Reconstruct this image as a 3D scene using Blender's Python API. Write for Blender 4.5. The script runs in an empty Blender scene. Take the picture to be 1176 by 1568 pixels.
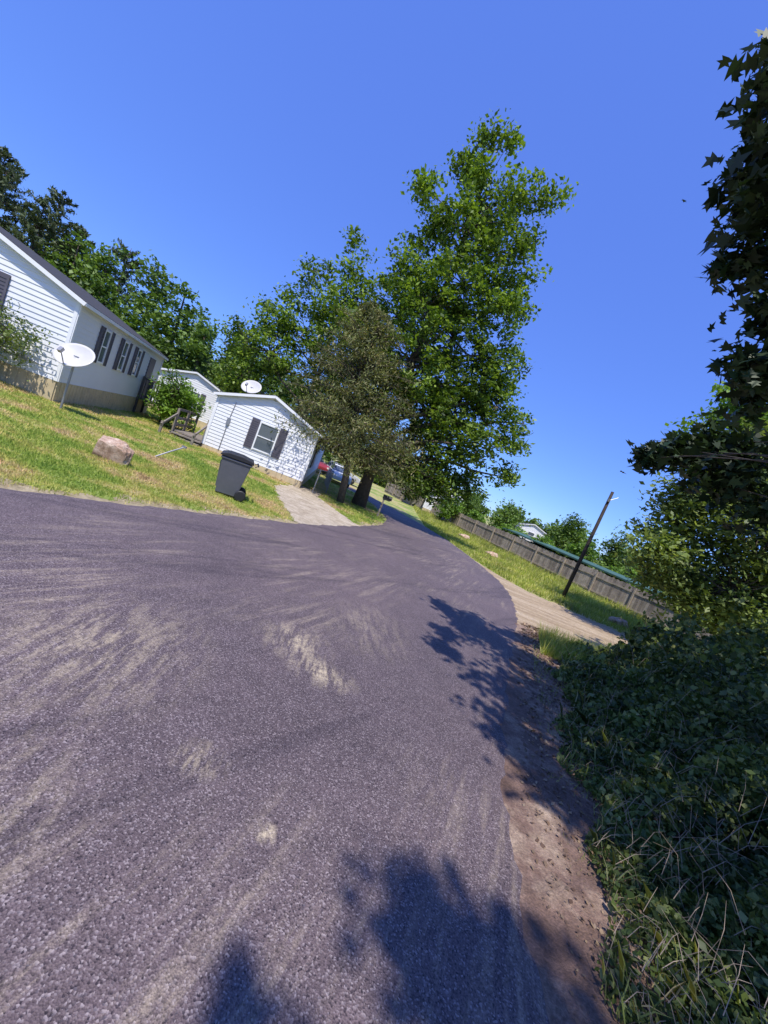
import bpy, math, random, bmesh
import numpy as np
from mathutils import Vector, Matrix
from mathutils import noise as mn
R=np.random.default_rng(7); random.seed(7)
C=bpy.context.scene.collection
# ------------------------------------------------------------------ helpers
def hz(x,y):
    x=np.asarray(x,float); y=np.asarray(y,float)
    nx=np.clip(-x,-60,60)
    left=np.log1p(np.exp(nx*1.5))/1.5
    left=25*np.tanh(left/25)
    z=-1.6-.99*np.tanh(y/22)+.035*left
    return z
def H(x,y): return float(hz(x,y))
def link(ob,parent=None):
    C.objects.link(ob)
    if parent: ob.parent=parent
    return ob
def empty(name,loc=(0,0,0),rz=0):
    e=bpy.data.objects.new(name,None); e.location=loc; e.rotation_euler=(0,0,rz); e.empty_display_size=.3
    C.objects.link(e); return e
def npmesh(name,V,F,mat,parent=None,smooth=False):
    me=bpy.data.meshes.new(name); V=np.asarray(V,np.float32); F=np.asarray(F,np.int32)
    m,k=F.shape
    me.vertices.add(len(V)); me.vertices.foreach_set("co",V.ravel())
    me.loops.add(m*k); me.loops.foreach_set("vertex_index",F.ravel())
    me.polygons.add(m); me.polygons.foreach_set("loop_start",np.arange(m,dtype=np.int32)*k)
    me.update(calc_edges=True)
    if smooth: me.polygons.foreach_set("use_smooth",np.ones(m,bool))
    me.materials.append(mat)
    return link(bpy.data.objects.new(name,me),parent)
class MB:
    def __init__(s): s.v=[]; s.f=[]
    def box(s,c,d,rot=None):
        n=len(s.v); x,y,z=[q/2 for q in d]
        for a in (-x,x):
            for b in (-y,y):
                for e in (-z,z):
                    p=Vector((a,b,e))
                    if rot is not None: p=rot@p
                    s.v.append((p.x+c[0],p.y+c[1],p.z+c[2]))
        for q in ((0,1,3,2),(4,6,7,5),(0,4,5,1),(2,3,7,6),(0,2,6,4),(1,5,7,3)): s.f.append([n+i for i in q])
    def quad(s,a,b,c,d):
        n=len(s.v); s.v+= [tuple(a),tuple(b),tuple(c),tuple(d)]; s.f.append([n,n+1,n+2,n+3])
    def tube(s,path,rad,k=6):
        n0=len(s.v)
        for i,p in enumerate(path):
            p=Vector(p)
            q=Vector(path[min(i+1,len(path)-1)])-Vector(path[max(i-1,0)])
            if q.length<1e-6:q=Vector((0,0,1))
            q.normalize(); u=q.orthogonal().normalized(); w=q.cross(u)
            for j in range(k):
                a=2*math.pi*j/k; o=p+(u*math.cos(a)+w*math.sin(a))*rad[i]; s.v.append((o.x,o.y,o.z))
            if i:
                for j in range(k):
                    a=n0+(i-1)*k+j;b=n0+(i-1)*k+(j+1)%k
                    s.f.append([a,b,b+k,a+k])
        s.f.append([n0+j for j in range(k)][::-1]); m=n0+(len(path)-1)*k; s.f.append([m+j for j in range(k)])
    def obj(s,name,mat,parent=None,smooth=False,bevel=0):
        me=bpy.data.meshes.new(name); me.from_pydata(s.v,[],s.f); me.update()
        if smooth:
            for p in me.polygons:p.use_smooth=True
        me.materials.append(mat); o=link(bpy.data.objects.new(name,me),parent)
        if bevel:
            b=o.modifiers.new("b","BEVEL"); b.width=bevel; b.segments=2; b.limit_method='ANGLE'
        return o
# ------------------------------------------------------------------ materials
def newmat(name):
    m=bpy.data.materials.new(name); m.use_nodes=True; nt=m.node_tree
    return m,nt,nt.nodes["Principled BSDF"]
def noise(nt,co,scale,detail=4,rough=.6):
    n=nt.nodes.new("ShaderNodeTexNoise"); n.inputs["Scale"].default_value=scale; n.inputs["Detail"].default_value=detail; n.inputs["Roughness"].default_value=rough
    nt.links.new(co,n.inputs["Vector"]); return n.outputs["Fac"]
def ramp(nt,fac,stops,interp='LINEAR'):
    r=nt.nodes.new("ShaderNodeValToRGB"); r.color_ramp.interpolation=interp
    e=r.color_ramp.elements
    while len(e)<len(stops): e.new(.5)
    for i,(p,c) in enumerate(stops):
        e[i].position=p; e[i].color=(*c,1) if len(c)==3 else c
    nt.links.new(fac,r.inputs[0]); return r.outputs[0]
def mixc(nt,fac,a,b,mode='MIX'):
    m=nt.nodes.new("ShaderNodeMix"); m.data_type='RGBA'; m.blend_type=mode
    for s,i in ((fac,0),(a,6),(b,7)):
        if isinstance(s,(int,float)): m.inputs[i].default_value=s
        elif isinstance(s,tuple): m.inputs[i].default_value=(*s,1)
        else: nt.links.new(s,m.inputs[i])
    return m.outputs[2]
def mapping(nt,o,scale=(1,1,1),rot=(0,0,0),loc=(0,0,0)):
    mp=nt.nodes.new("ShaderNodeMapping"); mp.inputs["Scale"].default_value=scale; mp.inputs["Rotation"].default_value=rot; mp.inputs["Location"].default_value=loc
    nt.links.new(o,mp.inputs[0]); return mp.outputs[0]
def objco(nt): return nt.nodes.new("ShaderNodeTexCoord").outputs["Object"]
def bump(nt,bs,h,strength=.5,dist=.02):
    b=nt.nodes.new("ShaderNodeBump"); b.inputs["Strength"].default_value=strength; b.inputs["Distance"].default_value=dist
    nt.links.new(h,b.inputs["Height"]); nt.links.new(b.outputs[0],bs.inputs["Normal"])
def paint(name,col,rough=.6,var=.12,scale=3,metal=0,bmp=0,bscale=60):
    m,nt,bs=newmat(name); co=objco(nt)
    f=noise(nt,co,scale,5,.65)
    lo=tuple(c*(1-var) for c in col); hi=tuple(min(1,c*(1+var)) for c in col)
    nt.links.new(ramp(nt,f,[(.3,lo),(.7,hi)]),bs.inputs["Base Color"])
    bs.inputs["Roughness"].default_value=rough; bs.inputs["Metallic"].default_value=metal
    if bmp: bump(nt,bs,noise(nt,co,bscale,3),bmp,.01)
    return m
def leafmat(name,cols,trans=.3,scale=.6,rough=.5):
    m,nt,bs=newmat(name)
    g=nt.nodes.new("ShaderNodeNewGeometry"); co=objco(nt)
    c1=ramp(nt,g.outputs["Random Per Island"],[(i/(len(cols)-1),c) for i,c in enumerate(cols)])
    f=noise(nt,co,scale,1)
    c2=mixc(nt,1.0,c1,ramp(nt,f,[(.32,(.6,.62,.6)),(.68,(1.3,1.25,1.05))]),'MULTIPLY')
    nt.links.new(c2,bs.inputs["Base Color"]); bs.inputs["Roughness"].default_value=rough
    bs.inputs["Specular IOR Level"].default_value=.35
    tr=nt.nodes.new("ShaderNodeBsdfTranslucent"); nt.links.new(mixc(nt,1.0,c2,(1.3,1.35,.5),'MULTIPLY'),tr.inputs[0])
    mx=nt.nodes.new("ShaderNodeMixShader"); mx.inputs[0].default_value=trans
    nt.links.new(bs.outputs[0],mx.inputs[1]); nt.links.new(tr.outputs[0],mx.inputs[2])
    nt.links.new(mx.outputs[0],nt.nodes["Material Output"].inputs[0]); return m
def asphalt():
    m,nt,bs=newmat("asphalt"); co=objco(nt)
    big=noise(nt,co,.35,4,.6); med=noise(nt,co,5,5,.7); fine=noise(nt,co,120,2,.75)
    v=nt.nodes.new("ShaderNodeTexVoronoi"); v.inputs["Scale"].default_value=160; nt.links.new(co,v.inputs["Vector"])
    base=ramp(nt,fine,[(.3,(.070,.050,.053)),(.7,(.182,.138,.144))])
    base=mixc(nt,1.0,base,ramp(nt,big,[(.3,(.78,.78,.80)),(.7,(1.15,1.12,1.10))]),'MULTIPLY')
    base=mixc(nt,1.0,base,ramp(nt,med,[(.3,(.84,.84,.84)),(.7,(1.16,1.16,1.16))]),'MULTIPLY')
    sx=nt.nodes.new("ShaderNodeSeparateColor"); nt.links.new(v.outputs["Color"],sx.inputs[0])
    chips=ramp(nt,sx.outputs[0],[(.74,(0,0,0)),(.98,(1,1,1))])
    base=mixc(nt,mixc(nt,1.0,chips,(.5,.5,.5),'MULTIPLY'),base,(.50,.42,.42))
    holes=ramp(nt,sx.outputs[1],[(.80,(1,1,1)),(.95,(.40,.40,.45))]); base=mixc(nt,1.0,base,holes,'MULTIPLY')
    # dust dragged along the wheel paths
    r1=mapping(nt,co,(1,1,1),(0,0,math.radians(20))); st=mapping(nt,r1,(1,.06,1))
    s1=noise(nt,st,10,7,.75); s2=noise(nt,co,.55,2,.5)
    ms=ramp(nt,s1,[(.49,(0,0,0)),(.66,(.62,.62,.62))]); mk=ramp(nt,s2,[(.43,(0,0,0)),(.61,(1,1,1))])
    fm=ramp(nt,noise(nt,co,30,4,.8),[(.38,(.2,.2,.2)),(.58,(1,1,1))])
    base=mixc(nt,mixc(nt,1.0,mixc(nt,1.0,ms,mk,'MULTIPLY'),fm,'MULTIPLY'),base,(.50,.40,.29))
    r2=mapping(nt,co,(1,1,1),(0,0,math.radians(38))); st2=mapping(nt,r2,(1,.05,1),loc=(3,5,0))
    dk=ramp(nt,noise(nt,st2,2.2,3,.5),[(.58,(1,1,1)),(.64,(.72,.72,.75)),(.70,(1,1,1))]); base=mixc(nt,1.0,base,dk,'MULTIPLY')
    # spilled sand spots
    r3=mapping(nt,co,(1,1,1),(0,0,math.radians(-8))); s3=noise(nt,mapping(nt,r3,(1,.18,1)),13,5,.75)
    for (px,py,sx_,sy_,am) in ((-.30,3.3,2.4,2.4,.8),(.02,2.95,2.8,4.0,.85),(-.38,1.72,6,7,.75),(.06,1.5,13,15,1),(-1.3,2.2,1.4,1.1,.5),(.35,4.4,1.6,1.0,.35),(-1.0,1.2,2,2.5,.4)):
        q=mapping(nt,co,(sx_,sy_,0))
        d=nt.nodes.new("ShaderNodeVectorMath"); d.operation='DISTANCE'; nt.links.new(q,d.inputs[0]); d.inputs[1].default_value=(px*sx_,py*sy_,0)
        mk=ramp(nt,d.outputs["Value"],[(.1,(am,am,am)),(1.1,(0,0,0))])
        mm=ramp(nt,s3,[(.45,(0,0,0)),(.58,(1,1,1))])
        base=mixc(nt,mixc(nt,1.0,mixc(nt,1.0,mk,mm,'MULTIPLY'),fm,'MULTIPLY'),base,(.66,.54,.36))
    nt.links.new(base,bs.inputs["Base Color"]); bs.inputs["Roughness"].default_value=.72
    bs.inputs["Specular IOR Level"].default_value=.4
    h=mixc(nt,.6,fine,v.outputs["Distance"]); bump(nt,bs,h,.8,.005); return m
def soil(name,a,b,c,sc=3,stretch=None):
    m,nt,bs=newmat(name); co=objco(nt)
    f=noise(nt,mapping(nt,co,stretch[0],(0,0,stretch[1])) if stretch else co,sc,6,.7); g=noise(nt,co,70,3,.75)
    col=ramp(nt,f,[(.3,a),(.5,b),(.7,c)])
    col=mixc(nt,1.0,col,ramp(nt,g,[(.3,(.65,.65,.65)),(.7,(1.3,1.3,1.3))]),'MULTIPLY')
    col=mixc(nt,1.0,col,ramp(nt,noise(nt,co,11,4,.8),[(.35,(.75,.73,.7)),(.65,(1.15,1.15,1.15))]),'MULTIPLY')
    nt.links.new(col,bs.inputs["Base Color"]); bs.inputs["Roughness"].default_value=.95
    bump(nt,bs,g,.8,.02); return m
def grassy(name,blade=False):
    m,nt,bs=newmat(name); co=objco(nt)
    f=noise(nt,co,.62,5,.74)
    col=ramp(nt,f,[(.34,(.20,.30,.05)),(.45,(.30,.37,.07)),(.52,(.46,.44,.13)),(.60,(.60,.46,.25)),(.69,(.42,.28,.17))])
    if blade:
        g=nt.nodes.new("ShaderNodeNewGeometry")
        col=mixc(nt,1.0,col,ramp(nt,g.outputs["Random Per Island"],[(0,(.8,.9,.7)),(.6,(1.15,1.2,1)),(.9,(1.35,1.3,1.2)),(1,(1.7,1.5,1.7))]),'MULTIPLY')
        tr=nt.nodes.new("ShaderNodeBsdfTranslucent"); nt.links.new(col,tr.inputs[0])
        mx=nt.nodes.new("ShaderNodeMixShader"); mx.inputs[0].default_value=.4
        nt.links.new(bs.outputs[0],mx.inputs[1]); nt.links.new(tr.outputs[0],mx.inputs[2]); nt.links.new(mx.outputs[0],nt.nodes["Material Output"].inputs[0])
    else:
        g=noise(nt,co,40,3,.8); col=mixc(nt,1.0,col,ramp(nt,g,[(.3,(.6,.6,.55)),(.7,(1.05,1.05,1.05))]),'MULTIPLY'); bump(nt,bs,g,.6,.03)
    nt.links.new(col,bs.inputs["Base Color"]); bs.inputs["Roughness"].default_value=.85
    return m
M_asph=asphalt(); M_ground=grassy("ground_grass"); M_blade=grassy("grass_blades",True)
M_dirt=soil("sandy_dirt",(.30,.21,.125),(.46,.345,.22),(.60,.48,.34),1.6,((.25,1.6,1),math.radians(-12)))
M_gravel=soil("sandy_gravel",(.36,.28,.19),(.52,.43,.31),(.64,.55,.42),2)
M_dry=soil("dry_grass_soil",(.24,.19,.10),(.42,.34,.20),(.56,.46,.30),5)
M_verge=soil("red_soil",(.11,.065,.05),(.23,.145,.11),(.48,.36,.26),2.2)
M_bark=paint("bark",(.11,.085,.065),.9,.4,8,bmp=1,bscale=30)
M_siding=paint("white_vinyl_siding",(.80,.80,.81),.45,.03,1.2)
M_skirt=paint("tan_skirting",(.56,.45,.27),.7,.15,3)
M_trim=paint("white_trim",(.84,.84,.84),.4,.03)
M_shut=paint("grey_shutter",(.10,.09,.11),.5,.1)
M_roof=paint("shingle_roof",(.05,.048,.05),.9,.25,12)
M_wood=paint("weathered_wood",(.24,.205,.17),.85,.3,6,bmp=.5)
M_bin=paint("dark_grey_plastic",(.11,.115,.135),.42,.1,6)
M_black=paint("black_plastic",(.02,.02,.022),.5,.1)
M_metal=paint("galvanised_metal",(.35,.35,.37),.45,.1,10,.7)
M_dish=paint("dish_grey",(.60,.58,.55),.4,.05)
M_glass,nt,bs=newmat("window_glass"); bs.inputs["Base Color"].default_value=(.10,.12,.15,1); bs.inputs["Roughness"].default_value=.06; bs.inputs["Specular IOR Level"].default_value=.8
M_leaf_big=leafmat("sweetgum_leaves",[(.045,.085,.016),(.09,.165,.028),(.18,.275,.042),(.30,.41,.08)],.38,.45)
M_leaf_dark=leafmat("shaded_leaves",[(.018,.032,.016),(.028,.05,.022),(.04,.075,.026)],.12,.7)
M_leaf_mid=leafmat("woods_leaves",[(.07,.13,.03),(.12,.20,.045),(.18,.28,.065)],.3,.25)
M_leaf_br=leafmat("bright_leaves",[(.12,.22,.03),(.19,.33,.05),(.27,.42,.08)],.38,.5)
M_cedar=leafmat("cedar_foliage",[(.075,.095,.03),(.13,.155,.05),(.21,.23,.08),(.28,.24,.12)],.25,.8)
M_pine=leafmat("pine_foliage",[(.05,.07,.035),(.075,.105,.045),(.10,.135,.06)],.2,.4)
M_priv=leafmat("privet_leaves",[(.10,.15,.045),(.17,.235,.07),(.28,.34,.11)],.35,.8)
M_under=leafmat("undergrowth_leaves",[(.035,.06,.02),(.075,.12,.035),(.15,.20,.055),(.30,.33,.14)],.3,1.5)
M_litter=leafmat("dead_leaves",[(.12,.07,.05),(.20,.13,.09),(.34,.25,.18)],.1,2)
# ------------------------------------------------------------------ road edges
LY=[-12,-5,0,3,3.9,4.3,4.8,6.2,8.9,10.7,13.4,17,21,26,30,34]; LX=[-6.0,-4.9,-4.2,-3.9,-3.8,-3.6,-3.4,-2.9,-1.9,-1.4,-.7,.1,.3,-.6,-2.3,-5]
RY=[-12,-5,0,1.5,2,2.7,3.6,5.9,8.1,10,12,14.3,16.4,19,22.8,26,30,34]; RX=[.3,.8,1.2,1.36,1.42,1.6,1.9,2.75,3.6,4.2,4.7,5.0,4.95,4.75,4.2,3.1,1.2,-1.8]
def wob(y,s=1.,a=.04): y=np.asarray(y,float); return a*(np.sin(y*5.1*s+1)+.7*np.sin(y*11.3*s)+.5*np.sin(y*23.7*s+2))
xl=lambda y: np.interp(y,LY,LX); xr=lambda y: np.interp(y,RY,RX)
def strip(name,ys,a,b,off,mat,nx=24,axis='y',skirt=0):
    ys=np.asarray(ys); A=a(ys);B=b(ys); t=np.linspace(0,1,nx)
    P=A[:,None]+(B-A)[:,None]*t[None,:]; Q=np.repeat(ys[:,None],nx,1)
    X,Y=(P,Q) if axis=='y' else (Q,P)
    Z=hz(X,Y)+off
    if skirt: Z[:,0]-=skirt; Z[:,-1]-=skirt
    V=np.stack([X,Y,Z],-1).reshape(-1,3); i=np.arange(len(ys)-1)[:,None]*nx+np.arange(nx-1)[None,:]; i=i.ravel()
    F=np.stack([i,i+1,i+nx+1,i+nx],-1)
    if axis!='y': F=F[:,::-1]
    return npmesh(name,V,F,mat,smooth=True)
ys=np.arange(-12,34.01,.08)
strip("asphalt_road",ys,lambda y:xl(y)+wob(y,1,.025),lambda y:xr(y)+wob(y,1.3,.022),.035,M_asph,40,skirt=.033)
g=np.concatenate([-np.geomspace(40,600,16)[::-1],np.arange(-39.5,39.6,.5),np.geomspace(40,600,16)])
X,Y=np.meshgrid(g,g); Z=hz(X,Y); n=len(g)
i=(np.arange(n-1)[:,None]*n+np.arange(n-1)[None,:]).ravel()
npmesh("ground",np.stack([X,Y,Z],-1).reshape(-1,3),np.stack([i,i+1,i+n+1,i+n],-1),M_ground,smooth=True)
near=lambda x: np.interp(x,[3,4.7,6.3,10.2,16,30],[7.4,7.8,8.5,11.0,12.0,12.5])+wob(x,.6,.08)
far=lambda x: np.interp(x,[3,4.6,5.0,5.6,6.5,8.5,11,16,30],[20,19.0,17.4,15.4,14.4,13.7,13.2,14.5,16])+wob(x,.7,.12)
strip("dirt_side_road",np.arange(3,30,.15),near,far,.012,M_dirt,40,'x')
strip("soil_verge",np.arange(-6,8.2,.1),lambda y:xr(y)-.15,lambda y:xr(y)+5.5+wob(y,.5,.12),.018,M_verge,30)
strip("dry_grass_edge",np.arange(2,18,.1),lambda y:xl(y)-.24+wob(y,.8,.12),lambda y:xl(y)+.2,.008,M_dry,8)
DL=lambda y:np.interp(y,[9.2,9.6,12.1,14.4,19],[-1.9,-2.15,-3.3,-4.25,-4.3]); DR=lambda y:np.interp(y,[9.2,10.7,13.4,17,19],[-1.6,-1.2,-.6,-3.0,-3.2])
strip("gravel_driveway",np.arange(9.2,19,.1),lambda y:DL(y)+wob(y,1,.07),lambda y:DR(y)+wob(y,1.2,.07),.015,M_gravel,20)
# ------------------------------------------------------------------ foliage
DIA=np.array([(-1,0),(0,.5),(1,0),(0,-.5)],float)
LF=np.array([(-1,0),(.15,.62),(1,0),(.15,-.62)],float)
STAR=np.array([(-.55,0),(-.45,.75),(-.1,.36),(.25,.85),(.3,.3),(1,0),(.3,-.3),(.25,-.85),(-.1,-.36),(-.45,-.75)],float)
def leaves(name,P,size,mat,parent=None,tpl=DIA,up=.6,sv=.35,droop=None,width=1.0):
    n=len(P); nrm=R.normal(size=(n,3)); nrm[:,2]=np.abs(nrm[:,2])+up; nrm/=np.linalg.norm(nrm,axis=1)[:,None]
    a=R.normal(size=(n,3))
    if droop is not None: a=a*.5+np.array(droop)
    a-= (a*nrm).sum(1)[:,None]*nrm; a/=np.linalg.norm(a,axis=1)[:,None]+1e-9
    b=np.cross(nrm,a); s=((size*.5)*(1+sv*R.normal(size=n)).clip(.4,1.8))[:,None,None]
    V=P[:,None,:]+s*(tpl[None,:,0:1]*a[:,None,:]+width*tpl[None,:,1:2]*b[:,None,:]*1.1)
    k=len(tpl)
    return npmesh(name,V.reshape(-1,3),np.arange(n*k).reshape(n,k),mat,parent)
def rdir(n):
    d=R.normal(size=(n,3)); return d/np.linalg.norm(d,axis=1)[:,None]
def clumps_in(blobs,dens,inner=.5,mn_=4,cr=.4):
    out=[];cs=[]
    for b in blobs:
        x,y,z,r=b[:4]; m=max(mn_,int(dens*r*r)); d=rdir(m); rr=r*(inner+(1-inner)*R.random(m)**.7)*(1+.12*R.normal(size=m))
        out.append(np.array([x,y,z])+d*rr[:,None]); cs.append(np.full(m,min(cr,.07+.55*r)))
    return np.concatenate(out),np.concatenate(cs)
def make_tree(name,base,top,r0,blobs,dens,nleaf,size,lm,cr=.42,tpl=DIA,twigs=.5,inner=.45,up=.5,flat=.65,crk=False,mn_=4):
    E=empty(name,base); inv=-Vector(base)
    mb=MB(); b=Vector(base); tp=Vector(top); path=[];rad=[]
    for i in range(10):
        t=i/9; p=b.lerp(tp,t)
        if 0<i<9: p+=Vector((random.uniform(-1,1),random.uniform(-1,1),0))*.12*(tp-b).length/12
        path.append(p+inv); rad.append(r0*(1-.85*t)*(1.35 if i==0 else 1))
    path[0].z-=.1
    mb.tube(path,rad,9)
    Ln=(tp-b).length
    for bl in blobs:
        c=Vector(bl[:3]); hd=math.hypot(c.x-b.x,c.y-b.y)
        zz=max(b.z+.15*Ln,min(tp.z-.05*Ln,c.z-.55*hd)); t=(zz-b.z)/max(.1,(tp.z-b.z)); t=min(.97,max(.1,t)); s=b.lerp(tp,t)
        rr=max(.012,min(r0*(1-.85*t)*.5,.05*bl[3]+.01 if crk else 9))
        pts=[];n=5
        for i in range(n+1):
            q=s.lerp(c,i/n); q.z+= .12*hd*math.sin(math.pi*i/n)*(.6)
            if 0<i<n: q+=Vector([random.uniform(-.08,.08)*hd*.5 for _ in range(3)])
            pts.append(q+inv)
        mb.tube(pts,[rr*(1-.75*i/n) for i in range(n+1)],6)
    cl,cs=clumps_in(blobs,dens,inner,mn_,cr)
    for bl in blobs:
        c=np.array(bl[:3]); d=np.linalg.norm(cl-c,axis=1); idx=np.where(d<bl[3]*1.25)[0]
        for j in idx:
            if random.random()<twigs*.5:
                m=(c+cl[j])/2+R.normal(size=3)*.08*bl[3]
                o=np.array(inv); mb.tube([tuple(c+o),tuple(m+o),tuple(cl[j]+o)],[.014*bl[3]+.006,.01*bl[3]+.004,.003],4)
    mb.obj("trunk_and_limbs",M_bark,E,True)
    k=.6+.8*R.random(len(cl)); crs=cs*k; cnt=(nleaf*k**1.5*(cs/cr)**1.2).astype(int).clip(5)
    idx=np.repeat(np.arange(len(cl)),cnt)
    off=R.normal(size=(len(idx),3))*crs[idx][:,None]*.62; off[:,2]*=flat
    leaves("foliage",cl[idx]+off+np.array(inv),size,lm,E,tpl,up)
    return E
def B(y,*l,jy=.9): return [(x,y+random.uniform(-jy,jy)*r*.6,z,r) for x,z,r in l]
Y0=22.
make_tree("sweetgum_tree",(-1.5,21.6,H(-1.5,21.6)),(-1.6,22,16.8),.34,
  B(Y0,(-2.2,18.2,.7),(-1.2,17.8,.7),(-2.9,16.6,.9),(-1.7,16.2,1.0),(-.5,15.2,1.4),(1.1,16.4,.9),(2.2,16.4,.6),(1.9,14.7,.7),(-4.2,14.5,.8),(-3.2,13.5,1.1),(-1.6,13.2,1.6),(.6,12.8,1.6),(2.3,12.1,.8),(-3.4,11.2,1.5),(-.6,10.6,1.9),(1.6,10.2,1.4),(3.1,10.8,.6),(-3.5,8.5,1.9),(0,8.2,2.1),(2.4,8.0,1.3),(3.6,8.3,.6),(-1.7,6.0,2.3),(1.5,5.4,2.2),(3.6,5.6,1.2),(4.9,4.2,1.0),(3.2,3.3,1.6),(5.3,2.2,.8),(1.0,2.6,2.3),(-3,3.6,2.2),(3.8,1.1,1.1),(5.4,5.4,.5),(1.4,.5,1.4),(-.5,.5,1.3),(2.6,.3,1.0),(-2.0,8.8,1.8),(-4.6,6.4,1.4),(.2,4.2,1.9),(2.4,6.4,1.5)),
  16,58,.21,M_leaf_big,.40)
make_tree("oak_tree",(-6.9,24.5,H(-6.9,24.5)),(-7.2,24.6,9.5),.25,
  B(24.6,(-7.7,12.0,.6),(-7.2,10.6,.9),(-8.9,9.6,.9),(-6.3,9.0,1.2),(-7.4,8.0,1.5),(-10.1,8.0,.8),(-5.2,10.9,.7),(-9.0,6.4,1.6),(-6.0,6.2,1.9),(-10.9,6.2,1.2),(-10.2,4.2,1.8),(-7.2,3.8,2.2),(-12.2,4.4,1.2),(-11.5,2.2,1.5),(-4.6,3.2,1.8)),
  16,54,.21,M_leaf_big,.42)
def conifer(name,base,top,r0,rmax,zlow,nb,mat,size,prof,per=60,droop=-.25,w=.35):
    E=empty(name,base); mb=MB(); b=np.array(base); tp=np.array(top)
    mb.tube([tuple((tp-b)*t+np.array([math.sin(t*6)*.1,0,-.1*(t==0)])) for t in np.linspace(0,1,9)],[r0*(1-.93*t) for t in np.linspace(0,1,9)],8)
    P=[]
    for i in range(nb):
        t=R.random()**1.05; z=zlow+(tp[2]-zlow)*t; f=(z-b[2])/(tp[2]-b[2]); s=b+(tp-b)*f
        az=R.random()*6.283; L=rmax*prof(t)*(.55+.65*R.random())
        d=np.array([math.cos(az),math.sin(az),.25+.45*t])
        pts=[s+d*L*u+np.array([0,0,droop*L*u*u*1.6]) for u in np.linspace(0,1,5)]
        mb.tube([tuple(q-b) for q in pts],[.03*(1-.85*u)+.003 for u in np.linspace(0,1,5)],4)
        m=int(per*(.25+L/rmax)); u=.2+.8*R.random(m)**.7
        Q=s+d*(L*u)[:,None]; Q[:,2]+=droop*L*u*u*1.6; sp=(.08+.22*u*(1-.55*u))*max(.35,L/2.4)
        Q+=R.normal(size=(m,3))*sp[:,None]*np.array([1,1,.8]); P.append(Q)
    mb.obj("trunk_and_limbs",M_bark,E,True)
    leaves("foliage",np.concatenate(P)-b,size,mat,E,DIA,.1,.35,(0,0,-.5),w)
conifer("red_cedar_tree",(-2.2,19.0,H(-2.2,19)),(-4.2,19.3,7.1),.2,3.8,-.3,430,M_cedar,.15,lambda t:min(1,(1-t)**.6*.98+.03),120,-.2,.5)
def woods(name,items,mat,size,dens=7,nleaf=50,cr=.6):
    E=empty(name,(0,0,0)); mb=MB(); bl=[]
    for x,y,h,r in items:
        gz=H(x,y); top=h
        mb.tube([(x,y,gz-.1),(x+.2,y,(gz+top)/2),(x,y,top-.6)],[.22,.14,.03],6)
        k=7+int(r)
        for j in range(k):
            t=j/(k-1); z=gz+1.2+(top-gz-2.0)*t; rr=r*(.75-.35*abs(t-.4)-(.25*t))*random.uniform(.8,1.15)
            o=r*.55*(1-t)*.9
            bl.append((x+random.uniform(-o,o),y+random.uniform(-o,o),z,max(.6,rr)))
    cl,_=clumps_in(bl,dens,.55); crs=cr*(.6+.8*R.random(len(cl))); cnt=(nleaf*(crs/cr)**1.5).astype(int).clip(4)
    idx=np.repeat(np.arange(len(cl)),cnt); off=R.normal(size=(len(idx),3))*crs[idx][:,None]*.62; off[:,2]*=.65
    mb.obj("trunks",M_bark,E,True); leaves("foliage",cl[idx]+off,size,mat,E)
woods("background_deciduous_trees",[(-31,32,8.6,3.2),(-27.5,31,8.8,3.0),(-23.5,31,8.9,3.2),(-20.2,30,7.9,2.6),(-17.8,30,5.8,2.4),(-22,36,7.6,3.2),(-18,36,5.9,3),(-15.5,34,5.2,2.6),(-19,42,6.6,3),(-14.6,40,6.2,3),(-12,36,5.5,3),(-9,36,5,3)],M_leaf_mid,.32,dens=6,nleaf=44)
for (x,y,h) in [(-40,33,13),(-37,31,11.2),(-35.6,34,11.8),(-33.6,31,9.6),(-43,31,13),(-29.5,35,9.9),(-32,33,9.2),(-38.5,30,10),(-19.5,40,8.0),(-16.6,41,6.9)]:
    conifer("pine_tree",(x,y,H(x,y)),(x+.2,y,h),.25,2.9,-.5,120,M_pine,.38,lambda t:(1-t)**.6*.8+.2*(t<.95),60,-.05,.5)
its=[]
for x in np.arange(-75,80,4.6):
    y=74+random.uniform(-7,7)+abs(x)*.05; hh=2.2+random.uniform(-.8,1.4)+(2.5 if x<-8 else 0)
    if x>34: hh+=1.5
    its.append((x+random.uniform(-1,1),y,hh,3.6))
woods("distant_trees",its,M_leaf_mid,.65,dens=2.4,nleaf=30,cr=.9)
def shrub(name,x,y,h,r,mat,size=.12,n=9,dens=26,nl=45,lift=0):
    gz=H(x,y); bl=[(x+random.uniform(-.5,.5)*r,y+random.uniform(-.5,.5)*r,gz+lift+h*random.uniform(.3,.75),r*random.uniform(.4,.6)) for _ in range(n)]
    make_tree(name,(x,y,gz),(x,y,gz+h*.7),.05,bl,dens,nl,size,mat,.25)
shrub("green_shrub",-11.1,18.2,2.6,1.35,M_leaf_br,.13,n=16)
shrub("dark_shrub",-11.6,9.8,2.2,1.1,M_priv,.08,n=12,dens=44)
for x,y,h,r in [(6.2,39,3.0,1.5),(9.2,39.5,2.6,1.4),(11.6,35.5,3.0,1.5),(13.6,33,3.0,1.4),(16.5,32,3.4,1.7),(2.8,47,3.4,1.7),(18.5,29.5,2.6,1.4)]:
    shrub("green_shrub",x,y,h,r,M_leaf_br,.2,dens=16)
woods("small_trees_behind_fence",[(22,37,3.2,2.4),(25,34,2.6,2.2),(20.5,44,3.8,2.6),(28,38,4,2.6),(15.5,52,2.6,2.4),(10.5,56,2.8,2.6),(30,30,4.5,3),(33,25,5,3),(36,20,6,3.2),(27,22,4.5,3)],M_leaf_mid,.28,dens=7,nleaf=44)
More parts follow.
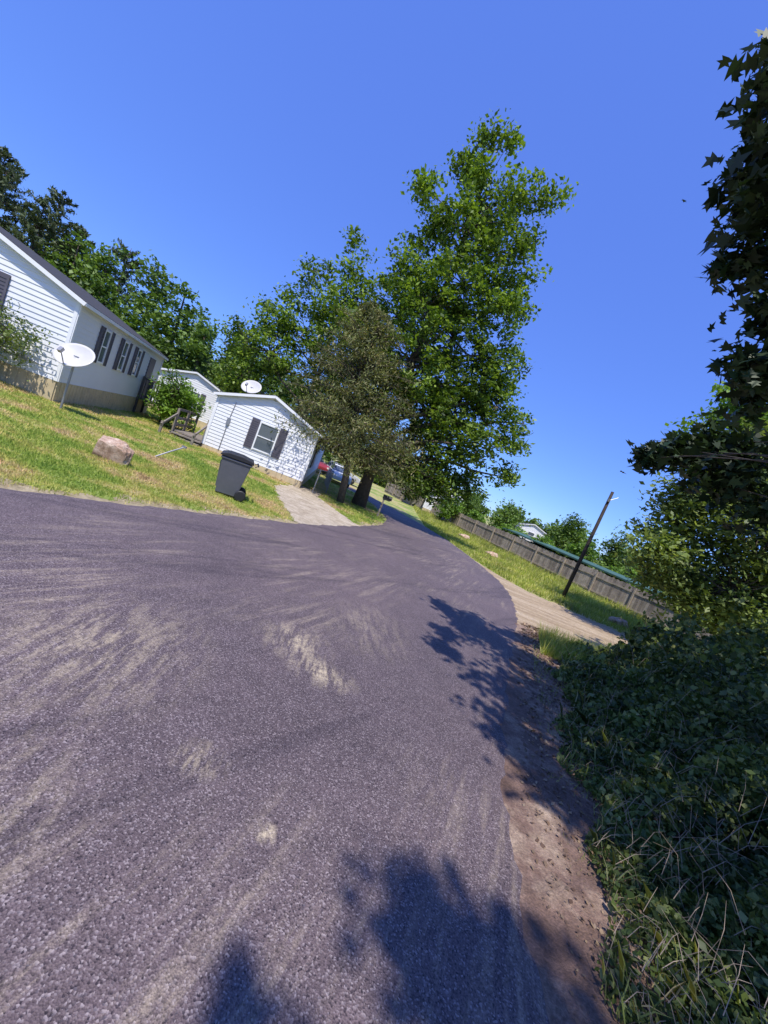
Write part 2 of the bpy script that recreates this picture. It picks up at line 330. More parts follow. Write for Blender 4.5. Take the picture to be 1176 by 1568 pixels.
make_tree("privet_tree",(12.6,10.4,H(12.6,10.4)),(11.8,11.5,4.6),.14,
  B(12,(8.6,3.6,.7),(9.4,4.4,1.0),(9.8,3.6,1.3),(8.3,2.7,.7),(8.8,1.8,1.1),(8.1,.9,.7),(8.8,.4,.9),(10.3,.6,1.3),(10.4,2.4,1.6),(12,4.0,1.7),(12.4,1.4,1.8),(14.6,3.6,2.2),(11.6,.0,1.2),(13.6,.2,1.5),(15,5,2),(16,1,2.2),(9.6,-.1,.8),(8.3,3.9,.4),(17.5,3,2.3),(11.0,-.5,.9),(13,-.8,1.2)),
  42,56,.15,M_priv,.36,crk=True)
make_tree("ash_tree",(15.5,14.5,H(15.5,14.5)),(13.5,13.6,8.6),.2,
  B(14,(9.6,6.6,.8),(10.6,7.4,.9),(11.5,8.3,1.0),(10.6,6.0,1.2),(12.3,7.0,1.5),(11.8,9.4,.8),(13.4,9.2,1.4),(12.4,5.2,1.7),(14.6,7.2,1.9),(9.2,5.3,.7),(15.5,5,2)),
  24,52,.17,M_leaf_br,.4,crk=True)
# overhanging sweetgum beside the camera (shades the road edge)
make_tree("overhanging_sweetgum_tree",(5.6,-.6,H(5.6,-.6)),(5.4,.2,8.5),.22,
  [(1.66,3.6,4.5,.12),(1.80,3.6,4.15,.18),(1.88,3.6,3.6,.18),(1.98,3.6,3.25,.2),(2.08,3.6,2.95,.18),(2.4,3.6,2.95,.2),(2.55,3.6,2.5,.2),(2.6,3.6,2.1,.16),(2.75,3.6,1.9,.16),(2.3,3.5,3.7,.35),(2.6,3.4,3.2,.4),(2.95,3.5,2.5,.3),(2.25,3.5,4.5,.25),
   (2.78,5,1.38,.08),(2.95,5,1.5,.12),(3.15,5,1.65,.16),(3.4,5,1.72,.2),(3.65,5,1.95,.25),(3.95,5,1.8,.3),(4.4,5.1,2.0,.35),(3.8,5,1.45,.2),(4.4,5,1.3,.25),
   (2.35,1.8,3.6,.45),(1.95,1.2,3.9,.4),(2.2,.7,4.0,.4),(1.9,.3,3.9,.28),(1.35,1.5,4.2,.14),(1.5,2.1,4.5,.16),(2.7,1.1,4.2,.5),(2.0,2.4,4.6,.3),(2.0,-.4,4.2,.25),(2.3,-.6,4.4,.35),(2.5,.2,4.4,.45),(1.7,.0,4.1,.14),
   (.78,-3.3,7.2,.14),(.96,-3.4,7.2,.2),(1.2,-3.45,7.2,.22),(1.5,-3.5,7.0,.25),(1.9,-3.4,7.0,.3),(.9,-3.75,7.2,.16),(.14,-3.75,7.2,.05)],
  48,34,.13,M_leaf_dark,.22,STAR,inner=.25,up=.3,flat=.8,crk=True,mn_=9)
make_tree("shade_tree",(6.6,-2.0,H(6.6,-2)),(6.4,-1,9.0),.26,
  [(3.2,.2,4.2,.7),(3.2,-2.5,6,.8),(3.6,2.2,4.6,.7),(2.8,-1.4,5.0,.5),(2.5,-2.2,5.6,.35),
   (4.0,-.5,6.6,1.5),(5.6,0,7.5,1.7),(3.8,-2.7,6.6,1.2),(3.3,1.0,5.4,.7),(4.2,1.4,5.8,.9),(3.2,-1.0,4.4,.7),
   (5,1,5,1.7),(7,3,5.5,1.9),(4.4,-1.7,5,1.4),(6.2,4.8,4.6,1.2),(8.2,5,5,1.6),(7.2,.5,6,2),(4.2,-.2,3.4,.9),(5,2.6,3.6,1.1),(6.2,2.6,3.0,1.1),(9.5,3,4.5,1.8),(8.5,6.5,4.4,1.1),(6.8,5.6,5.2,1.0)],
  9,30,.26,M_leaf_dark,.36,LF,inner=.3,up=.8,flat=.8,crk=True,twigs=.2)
# undergrowth
def inunder(x,y): return (x>xr(y)+.30+.07*y+.12*np.sin(y*3.1)+.08*np.sin(y*7.7))&(y<near(x)-.1)
U=empty("undergrowth_plants")
n=520000; d=.7+11*R.random(n)**2.3; an=np.radians(-8+98*R.random(n)); ux=.9+d*np.sin(an)*1.05; uy=-.4+d*np.cos(an)
k=inunder(ux,uy); ux,uy=ux[k],uy[k]
def mound(ux,uy):
    e=(ux-xr(uy)-.30-.07*uy).clip(0)
    bf=.5+.5*np.sin(ux*2.3+uy*1.1)*np.sin(uy*2.7-ux*.7)+.36*np.sin(ux*6+uy*5)*np.sin(uy*7-ux*3)+.2*np.sin(ux*13-uy*3)*np.sin(uy*15)
    return e,(.05+.55*e.clip(0,3.6)*(.22+.95*bf.clip(0,1.4)))
e,mh=mound(ux,uy)
keep=R.random(len(ux))<(.2+.8*(e/.8).clip(0,1)); ux,uy,mh,e=ux[keep],uy[keep],mh[keep],e[keep]
uz=hz(ux,uy)+.02+mh*R.random(len(ux))**.55
dist=np.hypot(ux,uy); P=np.stack([ux,uy,uz],-1)
leaves("leaves",P,.010+.0085*dist,M_under,U,LF,.0,.5)
# thin weeds rising through the leaves
n=34000; d=.8+9*R.random(n)**1.8; an=np.radians(-8+98*R.random(n)); wx=.9+d*np.sin(an)*1.05; wy=-.4+d*np.cos(an)
k=inunder(wx,wy)&(np.sin(wx*3.1+wy*2)*np.sin(wy*3.7-wx*1.3)>-.1); wx,wy=wx[k],wy[k]; e,mh=mound(wx,wy)
m=len(wx); z0=hz(wx,wy)+mh*.4; dd=np.hypot(wx,wy); hh=(.03+.20*R.random(m)**2)*(.35+.65*(dd/5).clip(0,1)); a=R.random(m)*6.283; wd=.0008+.0011*dd
lx=R.normal(size=m)*.8*hh; ly=R.normal(size=m)*.8*hh; dx=np.cos(a)*wd; dy=np.sin(a)*wd
V=np.stack([np.stack([wx-dx,wy-dy,z0],-1),np.stack([wx+dx,wy+dy,z0],-1),np.stack([wx+lx*.45+dx*.8,wy+ly*.45+dy*.8,z0+hh*.75],-1),np.stack([wx+lx,wy+ly,z0+hh],-1),np.stack([wx+lx*.45-dx*.8,wy+ly*.45-dy*.8,z0+hh*.75],-1)],1).reshape(-1,3)
M_weed2=leafmat("weed_blades",[(.08,.12,.035),(.15,.20,.05),(.27,.29,.10),(.42,.36,.22)],.35,1.2)
npmesh("weed_blades",V,np.arange(5*m).reshape(m,5),M_weed2,U)
mb=MB()
for _ in range(4200):
    dd=.7+7*random.random()**1.7; a=math.radians(random.uniform(0,80)); x=.9+dd*math.sin(a);y=-.2+dd*math.cos(a)
    if not inunder(np.array(x),np.array(y)): continue
    e1=x-float(xr(y)); z=H(x,y)+.45*min(e1,3)*random.random(); h=random.uniform(.08,.35)*min(1.2,.4+e1*.4); ax,ay=random.uniform(-.9,.9),random.uniform(-.9,.9)
    mb.tube([(x,y,z),(x+ax*h*.5,y+ay*h*.5,z+h*.6),(x+ax*h*1.3,y+ay*h*1.3,z+h*random.uniform(.5,1.0))],[.0018,.0014,.0006],3)
mb.obj("stems",paint("dry_stem",(.27,.21,.15),.9,.4),U)
n=8000; y=-1+9.5*R.random(n)**1.2; x=xr(y)+.04+R.random(n)**.8*1.3; P=np.stack([x,y,hz(x,y)+.026],-1)
leaves("leaf_litter",P,.008+.006*y.clip(0),M_litter,None,LF,1.6,.6)
# ------------------------------------------------------------------ grass
def blades(name,x,y,h,w,mat,parent=None):
    n=len(x); z=hz(x,y); a=R.random(n)*6.283; lx=R.normal(size=n)*.45*h; ly=R.normal(size=n)*.45*h
    dx=np.cos(a)*w*.5; dy=np.sin(a)*w*.5
    V=np.stack([np.stack([x-dx,y-dy,z],-1),np.stack([x+dx,y+dy,z],-1),np.stack([x+lx,y+ly,z+h],-1)],1).reshape(-1,3)
    return npmesh(name,V,np.arange(3*n).reshape(n,3),mat,parent)
def drv(x,y): return (y>9.2)&(y<19)&(x>DL(y))&(x<DR(y))
n=250000; rr=4.5*(30/4.5)**R.random(n); an=np.radians(-72+75*R.random(n)); x=rr*np.sin(an); y=rr*np.cos(an)
ed=(xl(y)-x); k=(x<xl(y)-.03+wob(y,2,.08))&~drv(x,y)&(R.random(n)<(.12+ed*1.6).clip(0,1)); x,y=x[k],y[k]; rr=np.hypot(x,y)
nn=np.sin(x*1.3+y*.7)*np.sin(y*1.1-x*.5)+.6*np.sin(x*4+y*3)*np.sin(y*5-x*2)
blades("lawn_grass",x,y,(.022+.028*R.random(len(x))+.011*nn)*(1+rr*.035),.006+.0018*rr,M_blade)
n=210000; yy=8.5+45*R.random(n)**1.6; xx=3+24*R.random(n)
fx=19.5-(yy-15)*19.5/37
k=(xx>xr(yy)+.05)&(yy>far(xx)+.05)&(xx<fx+1.5)&(R.random(n)<(.15+(yy-far(xx))*1.2)); x,y=xx[k],yy[k]; e=np.minimum(1,(fx[k]-x).clip(0,9)/9)
M_weed=leafmat("weed_leaves",[(.22,.29,.05),(.33,.40,.08),(.46,.48,.13),(.60,.54,.28)],.35,.8)
pt=.5+.5*np.sin(x*1.7+y*.9)*np.sin(y*1.3-x*.6)
blades("roadside_weeds",x,y,(.10+.42*R.random(len(x))**1.5*(.4+.8*pt))*(1.15-.6*e),.02+.001*y,M_weed)
n=9000; y=6.4+2.2*R.random(n); x=xr(y)+.45+2.0*R.random(n)**1.3; k=y<near(x)+.1; x,y=x[k],y[k]
blades("tall_grass_clump",x,y,(.08+.34*R.random(len(x))**2),.016,M_weed)
n=3500; y=1.8+5.5*R.random(n); x=xr(y)+.3+1.6*R.random(n)**1.5; k=(np.sin(x*5+y*3)*np.sin(y*4-x)>-.1); x,y=x[k],y[k]
blades("verge_grass",x,y,(.02+.09*R.random(len(x))**2),.0015+.0014*y,M_weed)
# ------------------------------------------------------------------ houses
def siding_wall(mb,p0,dx,W,z0,z1,nrm,row=.145,gable=None):
    z=z0;top=z1+(gable or 0); o_=.022
    while z<top-1e-3:
        zt=min(z+row,top)
        def span(zz):
            if zz<=z1: return 0,W
            f=(zz-z1)/gable; return f*W/2,W-f*W/2
        a0,b0=span(z);a1,b1=span(zt)
        def pt(s,zz,o): return (p0[0]+dx[0]*s+nrm[0]*o,p0[1]+dx[1]*s+nrm[1]*o,zz)
        mb.quad(pt(a0,z,o_),pt(b0,z,o_),pt(b1,zt,.002),pt(a1,zt,.002))
        mb.quad(pt(a0,z,.0),pt(b0,z,.0),pt(b0,z,o_),pt(a0,z,o_))
        z=zt
def window(fr,gl,sh,c,d,nrm,w,h,shw=.3):
    ang=math.atan2(d[1],d[0]); rot=Matrix.Rotation(ang,3,'Z')
    def L(s,o,z): return (c[0]+d[0]*s+nrm[0]*o,c[1]+d[1]*s+nrm[1]*o,c[2]+z)
    gl.box(L(0,.03,0),(w,.02,h),rot)
    t=.06
    for s in (-w/2,w/2): fr.box(L(s,.045,0),(t,.05,h+t*2),rot)
    for z in (-h/2,h/2): fr.box(L(0,.047,z),(w-t,.054,t),rot)
    fr.box(L(0,.05,0),(w-t,.03,.045),rot)
    if shw:
        for s in (-w/2-shw/2-.05,w/2+shw/2+.05):
            sh.box(L(s,.035,0),(shw,.03,h+.12),rot)
            for q in (-1,1): sh.box(L(s+q*(shw/2-.025),.06,0),(.05,.022,h+.12),rot)
            k=int(h/.09)
            for i in range(k): sh.box(L(s,.058,-h/2+.05+i*(h/k)),(shw-.1,.012,.045),rot)
def home(name,origin,rz,W,L,skirt,wall,rise,ov=.18):
    E=empty(name,origin,rz)
    s=MB(); zs=skirt; ze=skirt+wall
    siding_wall(s,(-W,0),(1,0),W,zs,ze,(0,-1),gable=rise)
    siding_wall(s,(-W,L),(1,0),W,zs,ze,(0,1),gable=rise)
    siding_wall(s,(0,0),(0,1),L,zs,ze,(1,0)); siding_wall(s,(-W,0),(0,1),L,zs,ze,(-1,0))
    s.obj("siding_walls",M_siding,E)
    k=MB()
    for (a,b,vert) in (((-W,0),(0,0),0),((0,0),(0,L),1),((-W,0),(-W,L),1),((-W,L),(0,L),0)):
        ln=L if vert else W; m=int(ln/.22)
        for i in range(m):
            c=(i+.5)*ln/m
            if vert: k.box((a[0],c,zs/2-.15),(.05,ln/m*.86,zs+.3-.01))
            else: k.box((-W+c,a[1]+(.004 if i%2 else 0),zs/2-.15),(ln/m*.86,.05,zs+.3-.01))
        if vert: k.box((a[0],L/2,zs/2-.15),(.02,ln-.06,zs+.3-.02))
        else: k.box((-W/2,a[1],zs/2-.15),(ln-.06,.02,zs+.3-.02))
    k.obj("skirting",M_skirt,E)
    t=MB()
    for x in (-W,0):
        for y in (0,L):
            sx=1 if x==0 else -1; sy=1 if y==L else -1
            t.box((x-sx*.03,y+sy*.03,(zs+ze)/2),(.09,.03,wall)); t.box((x+sx*.03,y-sy*.02,(zs+ze)/2),(.03,.1,wall))
    rf=MB(); th=.06
    for sgn in (-1,1):
        x0=0+ov if sgn>0 else -W-ov; xm=-W/2; sl=rise/(W/2); z0=ze-ov*sl+.01; zm=ze+rise+.01
        y0,y1=-ov,L+ov
        pts=[(x0,y0,z0),(xm,y0,zm),(xm,y1,zm),(x0,y1,z0)]
        top=[(p[0],p[1],p[2]+th) for p in pts]; n=len(rf.v); rf.v+=pts+top
        fs=[(0,1,2,3),(4,7,6,5),(0,3,7,4),(0,4,5,1),(3,2,6,7)]
        for f in fs: rf.f.append([n+i for i in f])
        lenr=math.hypot(xm-x0,zm-z0); an=math.atan2(zm-z0,xm-x0)
        rot=Matrix.Rotation(-an,3,'Y')
        for yy in (y0-.012,y1+.012): t.box(((x0+xm)/2,yy,(z0+zm)/2-.02),(lenr,.02,.11),rot)
        t.box((x0+sgn*.012,L/2,z0-.01),(.02,L+2*ov,.1))
    rf.obj("roof",M_roof,E); t.obj("corner_and_rake_trim",M_trim,E)
    return E,ze
E,ze=home("white_mobile_home",(-10.3,11.2,-1.74),math.radians(21.1),8.0,10.2,.62,2.42,1.4)
fr,gl,sh=MB(),MB(),MB()
for sy in (2.3,4.3,6.1): window(fr,gl,sh,(0,sy,2.12),(0,1),(1,0),.5,1.1,.3)
window(fr,gl,sh,(-2.35,0,2.25),(1,0),(0,-1),.8,1.15,.3); window(fr,gl,sh,(-6,0,2.15),(1,0),(0,-1),.8,1.15,.3)
fr.obj("window_frames",M_trim,E); gl.obj("window_glass",M_glass,E); sh.obj("shutters",M_shut,E)
st=MB()
st.box((.65,8.4,.62),(1.3,1.4,.08))
for i in range(3): st.box((1.45+i*.28,8.4,.46-i*.17),(.3,1.2,.05)); st.box((1.33+i*.28,8.4,.36-i*.17),(.03,1.2,.17))
for x,y in ((.08,7.75),(1.25,7.75),(.08,9.05),(1.25,9.05)): st.box((x,y,.75),(.09,.09,1.9))
for y in (7.75,9.05):
    st.box((.66,y,1.62),(1.2,.06,.09))
    for i in range(8): st.box((.2+i*.13,y,1.12),(.035,.035,.95))
st.obj("entry_deck",paint("dark_deck_wood",(.09,.075,.065),.85,.3,6),E)
d=MB(); d.box((.03,8.4,1.65),(.05,.9,2.0)); d.obj("entry_door",M_shut,E)
u=MB(); u.box((-.9,-.05,.95),(.25,.08,.12)); u.tube([(-.4,-.05,.9),(-1.6,-.05,1.05)],[.012,.012]); u.obj("wall_conduit",M_metal,E)
E,ze=home("white_mobile_home",(-4.0,17.3,-2.2),math.radians(9.8),4.45,15,.42,2.25,.78)
fr,gl,sh=MB(),MB(),MB()
window(fr,gl,sh,(-2.05,0,1.62),(1,0),(0,-1),.82,1.2,.34)
window(fr,gl,sh,(0,3,1.6),(0,1),(1,0),.7,1.1,.3)
fr.obj("window_frames",M_trim,E); gl.obj("window_glass",M_glass,E); sh.obj("shutters",M_shut,E)
mb=MB(); mb.box((-3.75,-.05,1.7),(.14,.06,.3)); mb.tube([(-3.75,-.04,1.5),(-3.75,-.04,.4)],[.018,.018],6); mb.tube([(-3.75,-.04,1.85),(-3.7,-.04,2.6)],[.014,.014],6)
mb.obj("electric_meter",M_metal,E)
dk=MB()
dk.box((-5.15,1.3,.5),(1.35,2.4,.06))
for i in range(4): dk.box((-5.15,-.05-i*.28,.42-i*.13),(1.3,.3,.05)); dk.box((-5.15,.1-i*.28,.34-i*.13),(1.3,.03,.13))
for x in (-5.8,-4.52):
    for y in (.12,1.3,2.45): dk.box((x,y,.55),(.09,.09,1.8))
    for z in (1.42,1.05,.75): dk.box((x,1.28,z),(.05,2.4,.1))
    dk.box((x,-.5,.95),(.05,1.4,.09),Matrix.Rotation(math.radians(24),3,'X')); dk.box((x,-1.05,.25),(.09,.09,1.1))
dk.obj("wooden_deck",M_wood,E)
sp=MB()
for i in range(3): sp.box((-2.9,-.45-i*.27,.38-i*.14),(.9,.28,.05)); sp.box((-2.9,-.33-i*.27,.26-i*.14),(.9,.03,.2))
sp.obj("front_steps",M_wood,E)
E,ze=home("pale_mobile_home",(-13.4,27.5,-2.0),math.radians(20),4.4,9,.5,2.3,.7)
fr,gl,sh=MB(),MB(),MB(); window(fr,gl,sh,(-2,0,1.7),(1,0),(0,-1),.8,1.1,.3); window(fr,gl,sh,(0,3,1.7),(0,1),(1,0),.8,1.1,.3)
fr.obj("window_frames",M_trim,E); gl.obj("window_glass",M_glass,E); sh.obj("shutters",M_shut,E)
for (x,y,rz,red) in ((7.4,42.5,-8,0),(26.5,50,-20,1),(22.5,55,-15,0)):
    E,ze=home("red_mobile_home" if red else "white_mobile_home",(x,y,-2.4),math.radians(rz),3.6,9,.4,2.5,.6)
    fr,gl,sh=MB(),MB(),MB(); window(fr,gl,sh,(-1.8,0,1.8),(1,0),(0,-1),.9,1.0,0); window(fr,gl,sh,(-3.1,0,1.8),(1,0),(0,-1),.4,.9,0); fr.obj("window_frames",M_trim,E); gl.obj("window_glass",M_glass,E)
    if red:
        for c in E.children:
            if c.name.startswith("siding"): c.data.materials[0]=paint("faded_red_siding",(.42,.20,.17),.6,.1)
# ------------------------------------------------------------------ fence
fd=Vector((-19.5,37,0)).normalized(); E=empty("wooden_privacy_fence"); ps=MB()
rot=Matrix.Rotation(math.atan2(fd.y,fd.x),3,'Z'); nr=Vector((-fd.y,fd.x,0)); L=58
mats=[MB() for _ in range(4)]
s=-14.0; i=0
while s<L-14:
    x=19.5+fd.x*s; y=15+fd.y*s; z=H(x,y); h=1.62+random.uniform(-.05,.05)+.05*math.sin(s*.7)
    mats[random.randrange(4)].box((x,y,z+h/2),(.135,.02,h),rot@Matrix.Rotation(random.uniform(-.018,.018),3,'Y'))
    if i%17==0:
        p=Vector((x,y,0))+nr*.07; ps.box((p.x,p.y,z+.8),(.09,.09,1.6),rot)
    i+=1; s+=.148
for hh in (.35,1.3):
    s=-14
    while s<L-14:
        x=19.5+fd.x*(s+1);y=15+fd.y*(s+1); p=Vector((x,y,0))+nr*.035; ps.box((p.x,p.y,H(x,y)+hh),(2.0,.04,.09),rot); s+=2.0
ps.obj("posts_and_rails",paint("fence_post_wood",(.36,.30,.23),.9,.25,5),E)
for j,c in enumerate([(.22,.18,.145),(.32,.26,.21),(.27,.225,.18),(.38,.32,.26)]): mats[j].obj("boards_%d"%j,paint("fence_board_%d"%j,c,.9,.3,4,bmp=.4),E)
E=empty("green_roof_shed",(19.5+fd.x*3-nr.x*1.6,15+fd.y*3-nr.y*1.6,-2.48),math.atan2(fd.y,fd.x))
w=MB(); w.box((9,-1.3,.8),(18,2.4,1.6)); w.obj("shed_walls",M_siding,E)
r_=MB(); r_.box((9,-.35,1.93),(18.6,2.2,.05),Matrix.Rotation(math.radians(-5),3,'X')); r_.box((9,-2.4,1.93),(18.6,2.1,.05),Matrix.Rotation(math.radians(5),3,'X')); r_.box((9,.76,1.86),(18.6,.04,.1))
r_.obj("green_metal_roof",paint("green_roof",(.06,.13,.09),.6,.25,2),E)
# ------------------------------------------------------------------ utility pole
E=empty("utility_pole",(8.7,16.8,H(8.7,16.8))); mb=MB(); mb.tube([(0,0,-.2),(.02,0,2.5),(.05,0,5.1)],[.085,.075,.06],10); mb.obj("pole",paint("dark_pole",(.045,.035,.03),.9,.3,8,bmp=.6),E,True)
mb=MB(); mb.box((.0,-.08,4.7),(.1,.08,.14)); mb.tube([(.04,-.06,4.7),(.35,-.05,4.95)],[.015,.015]); mb.obj("pole_bracket",M_metal,E)
# ------------------------------------------------------------------ satellite dishes
def dish(name,loc,h,az,el,rad=.45):
    E=empty(name,loc); pm=MB(); pm.tube([(0,0,-.1),(0,0,h-.25),(0,.0,h)],[.028,.028,.028],8)
    pm.box((0,.05,h-.02),(.14,.12,.16))
    d=Vector((math.sin(az)*math.cos(el),-math.cos(az)*math.cos(el),math.sin(el)))
    q=d.to_track_quat('Z','Y').to_matrix()
    V=[];F=[];nr_,ns=7,28
    for i in range(nr_+1):
        r=rad*i/nr_
        for j in range(ns):
            a=2*math.pi*j/ns; p=q@Vector((r*math.cos(a)*1.05,r*math.sin(a)*.9,.22*r*r/rad)); V.append((p.x,p.y,p.z+h))
    for i in range(nr_):
        for j in range(ns): F.append([i*ns+j,i*ns+(j+1)%ns,(i+1)*ns+(j+1)%ns,(i+1)*ns+j])
    o=npmesh("dish_reflector",V,F,M_dish,E,True); sm=o.modifiers.new("s","SOLIDIFY"); sm.thickness=.02
    tip=q@Vector((0,-.28,.48)); base=q@Vector((0,-rad*.88,.06)); h3=Vector((0,0,h))
    pm.tube([tuple(h3+base),tuple(h3+tip)],[.014,.014],6); c=h3+tip; pm.box(tuple(c),(.09,.14,.09),q)
    pm.obj("mast_and_arm",M_metal,E)
dish("satellite_dish",(-9.35,10.5,H(-9.35,10.5)),1.46,math.radians(5),math.radians(38),.48)
dish("satellite_dish",(-7.9,18.2,.45),.85,math.radians(-5),math.radians(36),.46)
# ------------------------------------------------------------------ wheeled trash bin
E=empty("wheeled_trash_bin",(-3.55,8.75,H(-3.55,8.75)),math.radians(-68))
def frustum(b,t,z0,z1,oy=0):
    v=[(-b[0],-b[1],z0),(b[0],-b[1],z0),(b[0],b[1],z0),(-b[0],b[1],z0),(-t[0],-t[1]+oy,z1),(t[0],-t[1]+oy,z1),(t[0],t[1]+oy,z1),(-t[0],t[1]+oy,z1)]
    return v,[(0,3,2,1),(4,5,6,7),(0,1,5,4),(1,2,6,5),(2,3,7,6),(3,0,4,7)]
m=MB(); v,f=frustum((.21,.23),(.29,.32),.05,.86); m.v+=v; m.f+=[list(q) for q in f]; m.box((0,0,.85),(.62,.68,.05))
for s_ in (-.1,.1): m.box((s_,-.285,.45),(.03,.03,.6),Matrix.Rotation(math.radians(6.5),3,'X'))
m.obj("bin_body",M_bin,E,bevel=.02)
m=MB()
pr=[(-.37,.885),(-.36,.93),(-.2,.985),(.1,.99),(.34,.95),(.37,.885)]
for x_ in (-.33,.33): m.v+=[(x_,a,b) for a,b in pr]
k=len(pr); m.f+=[list(range(k))[::-1],[k+i for i in range(k)]]+[[i,(i+1)%k,k+(i+1)%k,k+i] for i in range(k)]
m.obj("bin_lid",M_black,E,bevel=.012)
m=MB(); m.tube([(-.27,.40,.86),(-.27,.46,.90),(.27,.46,.90),(.27,.40,.86)],[.018]*4,8); m.tube([(-.27,.30,.12),(.27,.30,.12)],[.012]*2,6); m.obj("handle_and_axle",M_black,E)
m=MB()
for x_ in (-.27,.27):
    m.tube([(x_-.03,.30,.12),(x_-.028,.30,.12),(x_+.028,.30,.12),(x_+.03,.30,.12)],[.10,.125,.125,.10],20)
m.obj("wheels",M_black,E,True)
m=MB(); m.box((-.268,0,.62),(.006,.12,.07),Matrix.Rotation(math.radians(-5.6),3,'Y')); m.obj("bin_label",M_dish,E)
# ------------------------------------------------------------------ rocks
bm=bmesh.new(); bmesh.ops.create_icosphere(bm,subdivisions=4,radius=1)
for v in bm.verts:
    c=v.co.copy(); k=1+.3*mn.noise(c*1.3+Vector((3,1,2)))+.14*mn.noise(c*4)+.04*mn.noise(c*11)
    v.co=Vector((max(-.28,min(.29,c.x*.36*k)),max(-.2,min(.22,c.y*.26*k)),max(-.1,min(.36+.08*c.x+.012*mn.noise(c*6),c.z*.46*k))))
me=bpy.data.meshes.new("boulder"); bm.to_mesh(me); bm.free()
rk=link(bpy.data.objects.new("boulder",me)); rk.location=(-5.2,7.2,H(-5.2,7.25)+.05); rk.rotation_euler=(math.radians(14),math.radians(8),.5)
me.materials.append(soil("tan_sandstone",(.30,.17,.11),(.58,.40,.29),(.74,.60,.48),6))
bm=bmesh.new(); bmesh.ops.create_icosphere(bm,subdivisions=3,radius=1)
for v in bm.verts:
    c=v.co.copy(); k=1+.3*mn.noise(c*1.7); v.co=Vector((c.x*.4*k,c.y*.28*k,c.z*.2*k))
me2=bpy.data.meshes.new("boulder"); bm.to_mesh(me2); bm.free(); me2.materials.append(me.materials[0])
for (x,y,s) in ((10.6,15.6,1),(7.3,24,1.1),(6.6,30,1.2)):
    o=link(bpy.data.objects.new("boulder",me2)); o.location=(x,y,H(x,y)+.1); o.scale=(s,s,s)
mb=MB(); x,y=-5.9,9.6; z=H(x,y); mb.tube([(x,y,z),(x+.15,y+.3,z+.22),(x+.3,y+.6,z+.42)],[.018]*3,8); mb.box((x+.3,y+.6,z+.43),(.12,.05,.05)); mb.obj("metal_pipe",M_metal)
# ------------------------------------------------------------------ mailbox
E=empty("mailbox",(-.25,20.3,H(-.25,20.3))); mb=MB(); mb.box((0,0,.5),(.09,.09,1.05)); mb.box((.12,0,.98),(.4,.07,.05)); mb.obj("post",M_wood,E)
mb=MB(); pr=[(-.09,0),(-.09,.12),(-.06,.18),(0,.21),(.06,.18),(.09,.12),(.09,0)]
for xx in (-.1,.4): mb.v+=[(xx,a,b+1.01) for a,b in pr]
k=len(pr); mb.f=[list(range(k))[::-1],[k+i for i in range(k)]]+[[i,(i+1)%k,k+(i+1)%k,k+i] for i in range(k)]
mb.obj("box",M_black,E)
# ------------------------------------------------------------------ chain link fence
E=empty("chain_link_fence"); mb=MB(); pts=[(-3.4,17.6),(-3.2,20),(-3.6,22.5),(-4.2,25),(-4.8,27.5)]
for a,b in zip(pts,pts[1:]):
    za,zb=H(*a),H(*b); mb.tube([(a[0],a[1],za),(a[0],a[1],za+1.2)],[.03]*2,8); mb.tube([(a[0],a[1],za+1.15),(b[0],b[1],zb+1.15)],[.02]*2,6)
    for i in range(24):
        for q in (-1,1):
            t0=i/24; t1=t0+q*.42
            u1=min(1,max(0,t1)); hh=1.12*abs(u1-t0)/.42
            mb.tube([(a[0]+(b[0]-a[0])*t0,a[1]+(b[1]-a[1])*t0,za),(a[0]+(b[0]-a[0])*u1,a[1]+(b[1]-a[1])*u1,za+hh)],[.003]*2,3)
mb.obj("posts_and_mesh",M_metal,E)
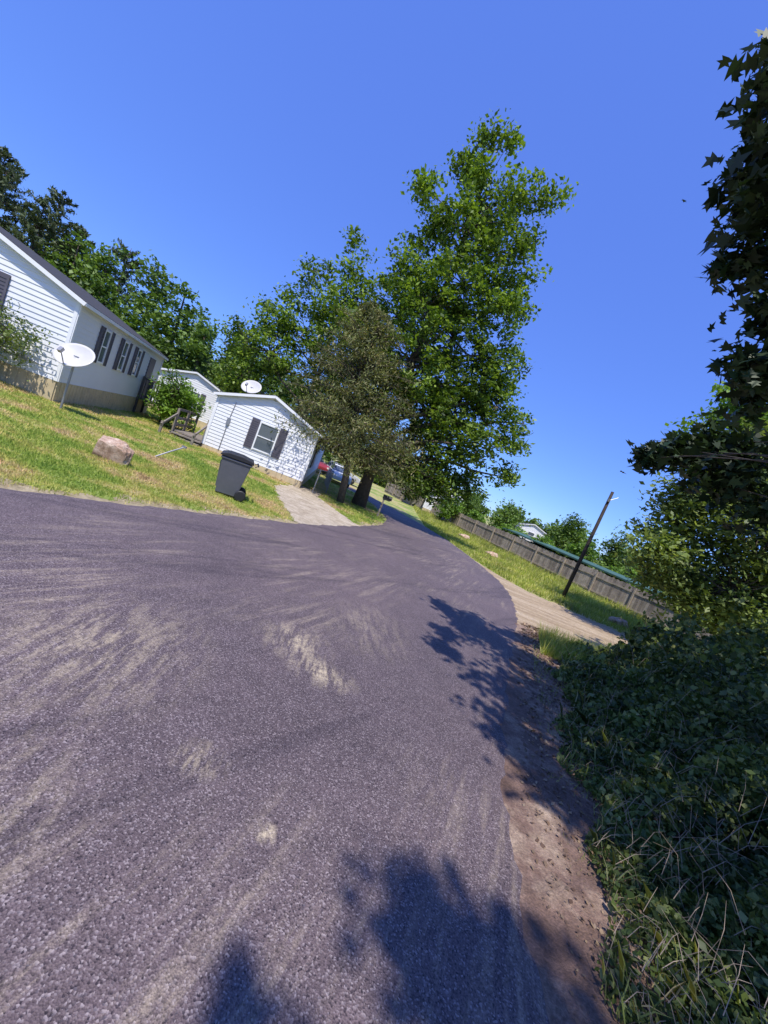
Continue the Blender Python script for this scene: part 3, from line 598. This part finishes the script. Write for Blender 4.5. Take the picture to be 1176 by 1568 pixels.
# ------------------------------------------------------------------ cars
def car(name,loc,rz,col):
    E=empty(name,loc,rz); m=MB()
    prof=[(-2.2,.35),(-2.25,.7),(-2.1,.92),(-1.3,.98),(1.0,.98),(1.95,.86),(2.2,.65),(2.2,.35)]
    k=len(prof)
    for y in (-.85,.85): m.v+=[(a,y,b) for a,b in prof]
    m.f+=[list(range(k)),[k+i for i in range(k)][::-1]]+[[i,k+i,k+(i+1)%k,(i+1)%k] for i in range(k)]
    m.obj("body",paint(name+"_paint",col,.3,.05),E,bevel=.06)
    def cab(mm,pr,w0,w1):
        n=len(mm.v); q=len(pr)
        for s_ in (-1,1): mm.v+=[(a,s_*(w0 if b<1.1 else w1),b) for a,b in pr]
        mm.f+=[[n+i for i in range(q)],[n+q+i for i in range(q)][::-1]]+[[n+i,n+q+i,n+q+(i+1)%q,n+(i+1)%q] for i in range(q)]
    g_=MB(); cab(g_,[(-1.7,.97),(-1.15,1.38),(.2,1.40),(1.0,.97)],.78,.62); g_.obj("glasshouse",M_glass,E,bevel=.03)
    r2=MB(); cab(r2,[(-1.15,1.385),(-1.05,1.44),(.12,1.45),(.22,1.40)],.64,.64); r2.obj("roof",paint(name+"_roof",col,.3,.05),E,bevel=.02)
    w_=MB()
    for x_ in (-1.4,1.4):
        for y_ in (-.8,.8): w_.tube([(x_,y_-.1,.33),(x_,y_-.09,.33),(x_,y_+.09,.33),(x_,y_+.1,.33)],[.25,.33,.33,.25],20)
    w_.obj("wheels",M_black,E,True)
    l_=MB()
    for y_ in (-.62,.62): l_.box((2.17,y_,.68),(.1,.3,.14)); l_.box((-2.22,y_,.75),(.08,.3,.14))
    l_.obj("lamps",M_trim,E)
car("white_parked_car",(-4.7,32.5,H(-4.7,32.5)),math.radians(-75),(.78,.77,.76))
car("maroon_parked_car",(-7.9,35.5,H(-7.9,35.5)),math.radians(-50),(.30,.04,.05))
car("grey_parked_car",(-5.6,38,H(-5.6,38)),math.radians(10),(.5,.50,.50))
# ------------------------------------------------------------------ light, sky, camera
az=math.pi; el=math.radians(62)
S=Vector((0,-math.cos(el),math.sin(el)))
sd=bpy.data.lights.new("sun","SUN"); sd.energy=5.0; sd.angle=math.radians(.53); sd.color=(1,.955,.88)
so=bpy.data.objects.new("sun",sd); so.rotation_euler=S.to_track_quat('Z','Y').to_euler(); so.location=(0,0,30); C.objects.link(so)
w=bpy.data.worlds.new("World"); bpy.context.scene.world=w; w.use_nodes=True; nt=w.node_tree
bg=nt.nodes["Background"]; sk=nt.nodes.new("ShaderNodeTexSky"); sk.sky_type='NISHITA'; sk.sun_disc=False; sk.sun_elevation=el; sk.sun_rotation=az; sk.ozone_density=2; sk.dust_density=0; sk.air_density=.9
tint=mixc(nt,1.0,sk.outputs[0],(1.05,1.5,2.0),'MULTIPLY')
deep=mixc(nt,.66,tint,(.80,1.52,6.2)); nt.links.new(deep,bg.inputs[0]); bg.inputs[1].default_value=.145
cd=bpy.data.cameras.new("camera"); cd.sensor_fit='VERTICAL'; cd.sensor_height=36; cd.sensor_width=27; cd.lens=589/1568*36; cd.clip_end=3000; cd.clip_start=.05
co=bpy.data.objects.new("camera",cd); C.objects.link(co)
r=math.radians(22);p=math.radians(5.5)
A=Vector((1,0,0));Bv=Vector((0,math.sin(p),math.cos(p)));Fw=Vector((0,math.cos(p),-math.sin(p)))
rt=A*math.cos(r)+Bv*math.sin(r); upv=-A*math.sin(r)+Bv*math.cos(r)
co.matrix_world=Matrix((rt,upv,-Fw)).transposed().to_4x4()
bpy.context.scene.camera=co
vs=bpy.context.scene.view_settings; vs.view_transform='Standard'; vs.look='None'; vs.exposure=0
